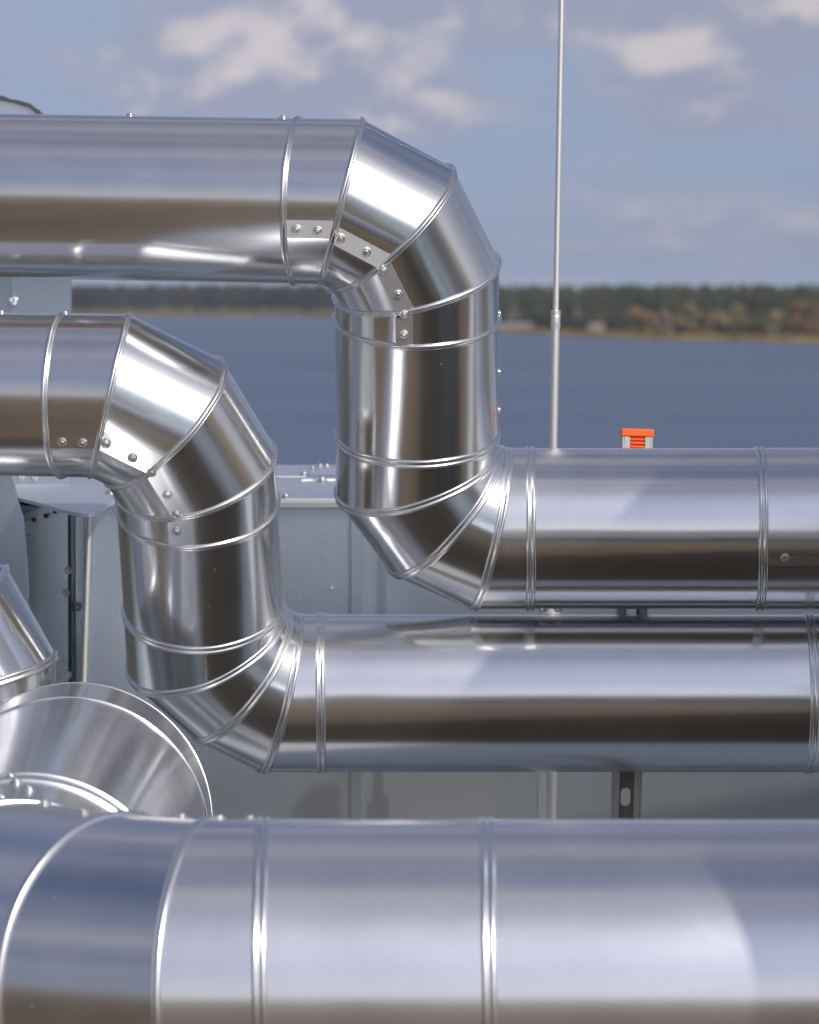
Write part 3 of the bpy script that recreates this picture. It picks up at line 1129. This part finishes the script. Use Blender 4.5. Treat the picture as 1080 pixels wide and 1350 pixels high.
TREES = [
    (838, 9.5, 10.5, (0.20, 0.125, 0.03), (0.30, 0.18, 0.05), 'ochre-yellow broadleaf tree, the leftmost bright one on the shore'),
    (860, 8.5, 6.0, (0.20, 0.13, 0.045), (0.27, 0.17, 0.05), 'low ochre tree just right of the leftmost yellow one'),
    (877, 9.0, 5.5, (0.22, 0.16, 0.10), (0.32, 0.23, 0.15), 'narrow pale beige tree beside the ochre shore trees'),
    (908, 11.0, 9.5, (0.16, 0.13, 0.04), (0.26, 0.19, 0.06), 'yellow-olive broadleaf tree between beige and pale yellow trees'),
    (928, 9.5, 6.0, (0.10, 0.09, 0.03), (0.18, 0.14, 0.05), 'small olive-brown tree between two yellowish shore trees'),
    (950, 11.0, 8.0, (0.18, 0.145, 0.05), (0.29, 0.22, 0.08), 'pale yellow broadleaf tree left of the broad olive one'),
    (978, 11.5, 11.0, (0.12, 0.115, 0.03), (0.20, 0.17, 0.05), 'broad olive-green tree in the middle of the right shore'),
    (1002, 8.0, 6.0, (0.06, 0.07, 0.025), (0.10, 0.10, 0.04), 'dark green tree right of the broad olive tree'),
    (1022, 10.0, 6.5, (0.17, 0.15, 0.06), (0.26, 0.21, 0.09), 'slender pale olive tree left of the rust-red tree'),
    (1055, 12.5, 11.0, (0.18, 0.075, 0.025), (0.26, 0.12, 0.045), 'rust-red broadleaf tree near the right edge'),
    (1084, 11.5, 9.0, (0.20, 0.09, 0.035), (0.27, 0.14, 0.06), 'orange-brown tree cut by the right edge'),
]
def dull(c):
    g = (c[0] + c[1] + c[2]) / 3
    return tuple((0.80 * v + 0.20 * g) * 0.85 for v in c)


for i, (px, h, w, c1, c2, lab) in enumerate(TREES):
    broad_tree('broadleaf_tree', lab, px, shore_px(px) + 55 + random.uniform(-8, 12), h * 1.0, w, foliage('autumn_foliage', dull(c1), dull(c2)), 'autumn trees on the right shore')

# reeds along the waterline
rv, rf = [], []
for i in range(6000):
    px = random.uniform(600, 1400) if i < 4200 else random.uniform(40, 480)
    s = shore_px(px) + random.uniform(-2, 26)
    x = (px - 540) / F * s
    h = random.uniform(.7, 1.7)
    w = random.uniform(.25, .7)
    b = len(rv)
    z0 = gz(x, s) - .1
    a = random.uniform(0, 3.14)
    cx_, cy_ = math.cos(a) * w, math.sin(a) * w
    rv += [(x - cx_, s - cy_, z0), (x + cx_, s + cy_, z0), (x + cx_ * .5, s + cy_ * .5, z0 + h), (x - cx_ * .4, s - cy_ * .4, z0 + h * .9)]
    rf.append((b, b + 1, b + 2, b + 3))
struct(mesh_obj('reeds', rv, rf, foliage('reed_leaves', (0.15, 0.10, 0.035), (0.27, 0.19, 0.06), .02)), 'stuff', 'ochre reeds along the waterline')

def hut(name, label, px, Dy, w, dpt, hw, hr, wall, roof_m):
    x = (px - 540) / F * Dy
    z0 = gz(x, Dy) - .1
    t = thing(name, label, 'building', (x, Dy, z0))
    box('wall', (x - w / 2, Dy - dpt / 2, z0), (x + w / 2, Dy + dpt / 2, z0 + hw), wall, t)
    e = .35
    y0, y1 = Dy - dpt / 2 - e, Dy + dpt / 2 + e
    xa, xb = x - w / 2 - e, x + w / 2 + e
    zt = z0 + hw + .01
    vs = [(xa, y0, zt), (xb, y0, zt), (xb, y1, zt), (xa, y1, zt), (xa, Dy, zt + hr), (xb, Dy, zt + hr)]
    mesh_obj('roof', vs, [(0, 1, 5, 4), (2, 3, 4, 5), (0, 4, 3), (1, 2, 5), (3, 2, 1, 0)], roof_m, t)
    for k in (-.25, .22):
        box('window', (x + k * w - .5, Dy - dpt / 2 - .05, z0 + hw * .35), (x + k * w + .5, Dy - dpt / 2 - .002, z0 + hw * .8), plain('dark_glass', (.04, .045, .05), .2), t)
    return t
hut('shore_shed', 'low long grey-roofed shed on the far shore beside the upper pipe', 680, shore_px(680) + 34, 12.5, 5, 1.9, 1.1, plain('shed_wall', (.24, .19, .16), .9), plain('shed_roof', (.25, .24, .25), .7))
hut('shore_hut', 'small pinkish-beige hut on the shore right of the lightning rod', 786, shore_px(786) + 40, 4.8, 4, 2.6, 1.1, plain('hut_wall', (.36, .27, .22), .9), plain('hut_roof', (.26, .2, .17), .8))

# ------------------------------------------------------------------ air over the lake
hz_m = bpy.data.materials.new('haze_air')
hz_m.use_nodes = True
T = NT(hz_m.node_tree)
o_ = T.n('ShaderNodeOutputMaterial')
pvn = T.n('ShaderNodeVolumePrincipled')
pvn.inputs['Color'].default_value = (0.72, 0.82, 1.0, 1)
pvn.inputs['Density'].default_value = HAZE
T.l(pvn.outputs[0], o_.inputs['Volume'])
vs, fs = box_data((-31000, -31000, -6), (31000, 31000, 40))
struct(mesh_obj('haze', vs, fs, hz_m), 'stuff', 'thin bluish haze over the lake')
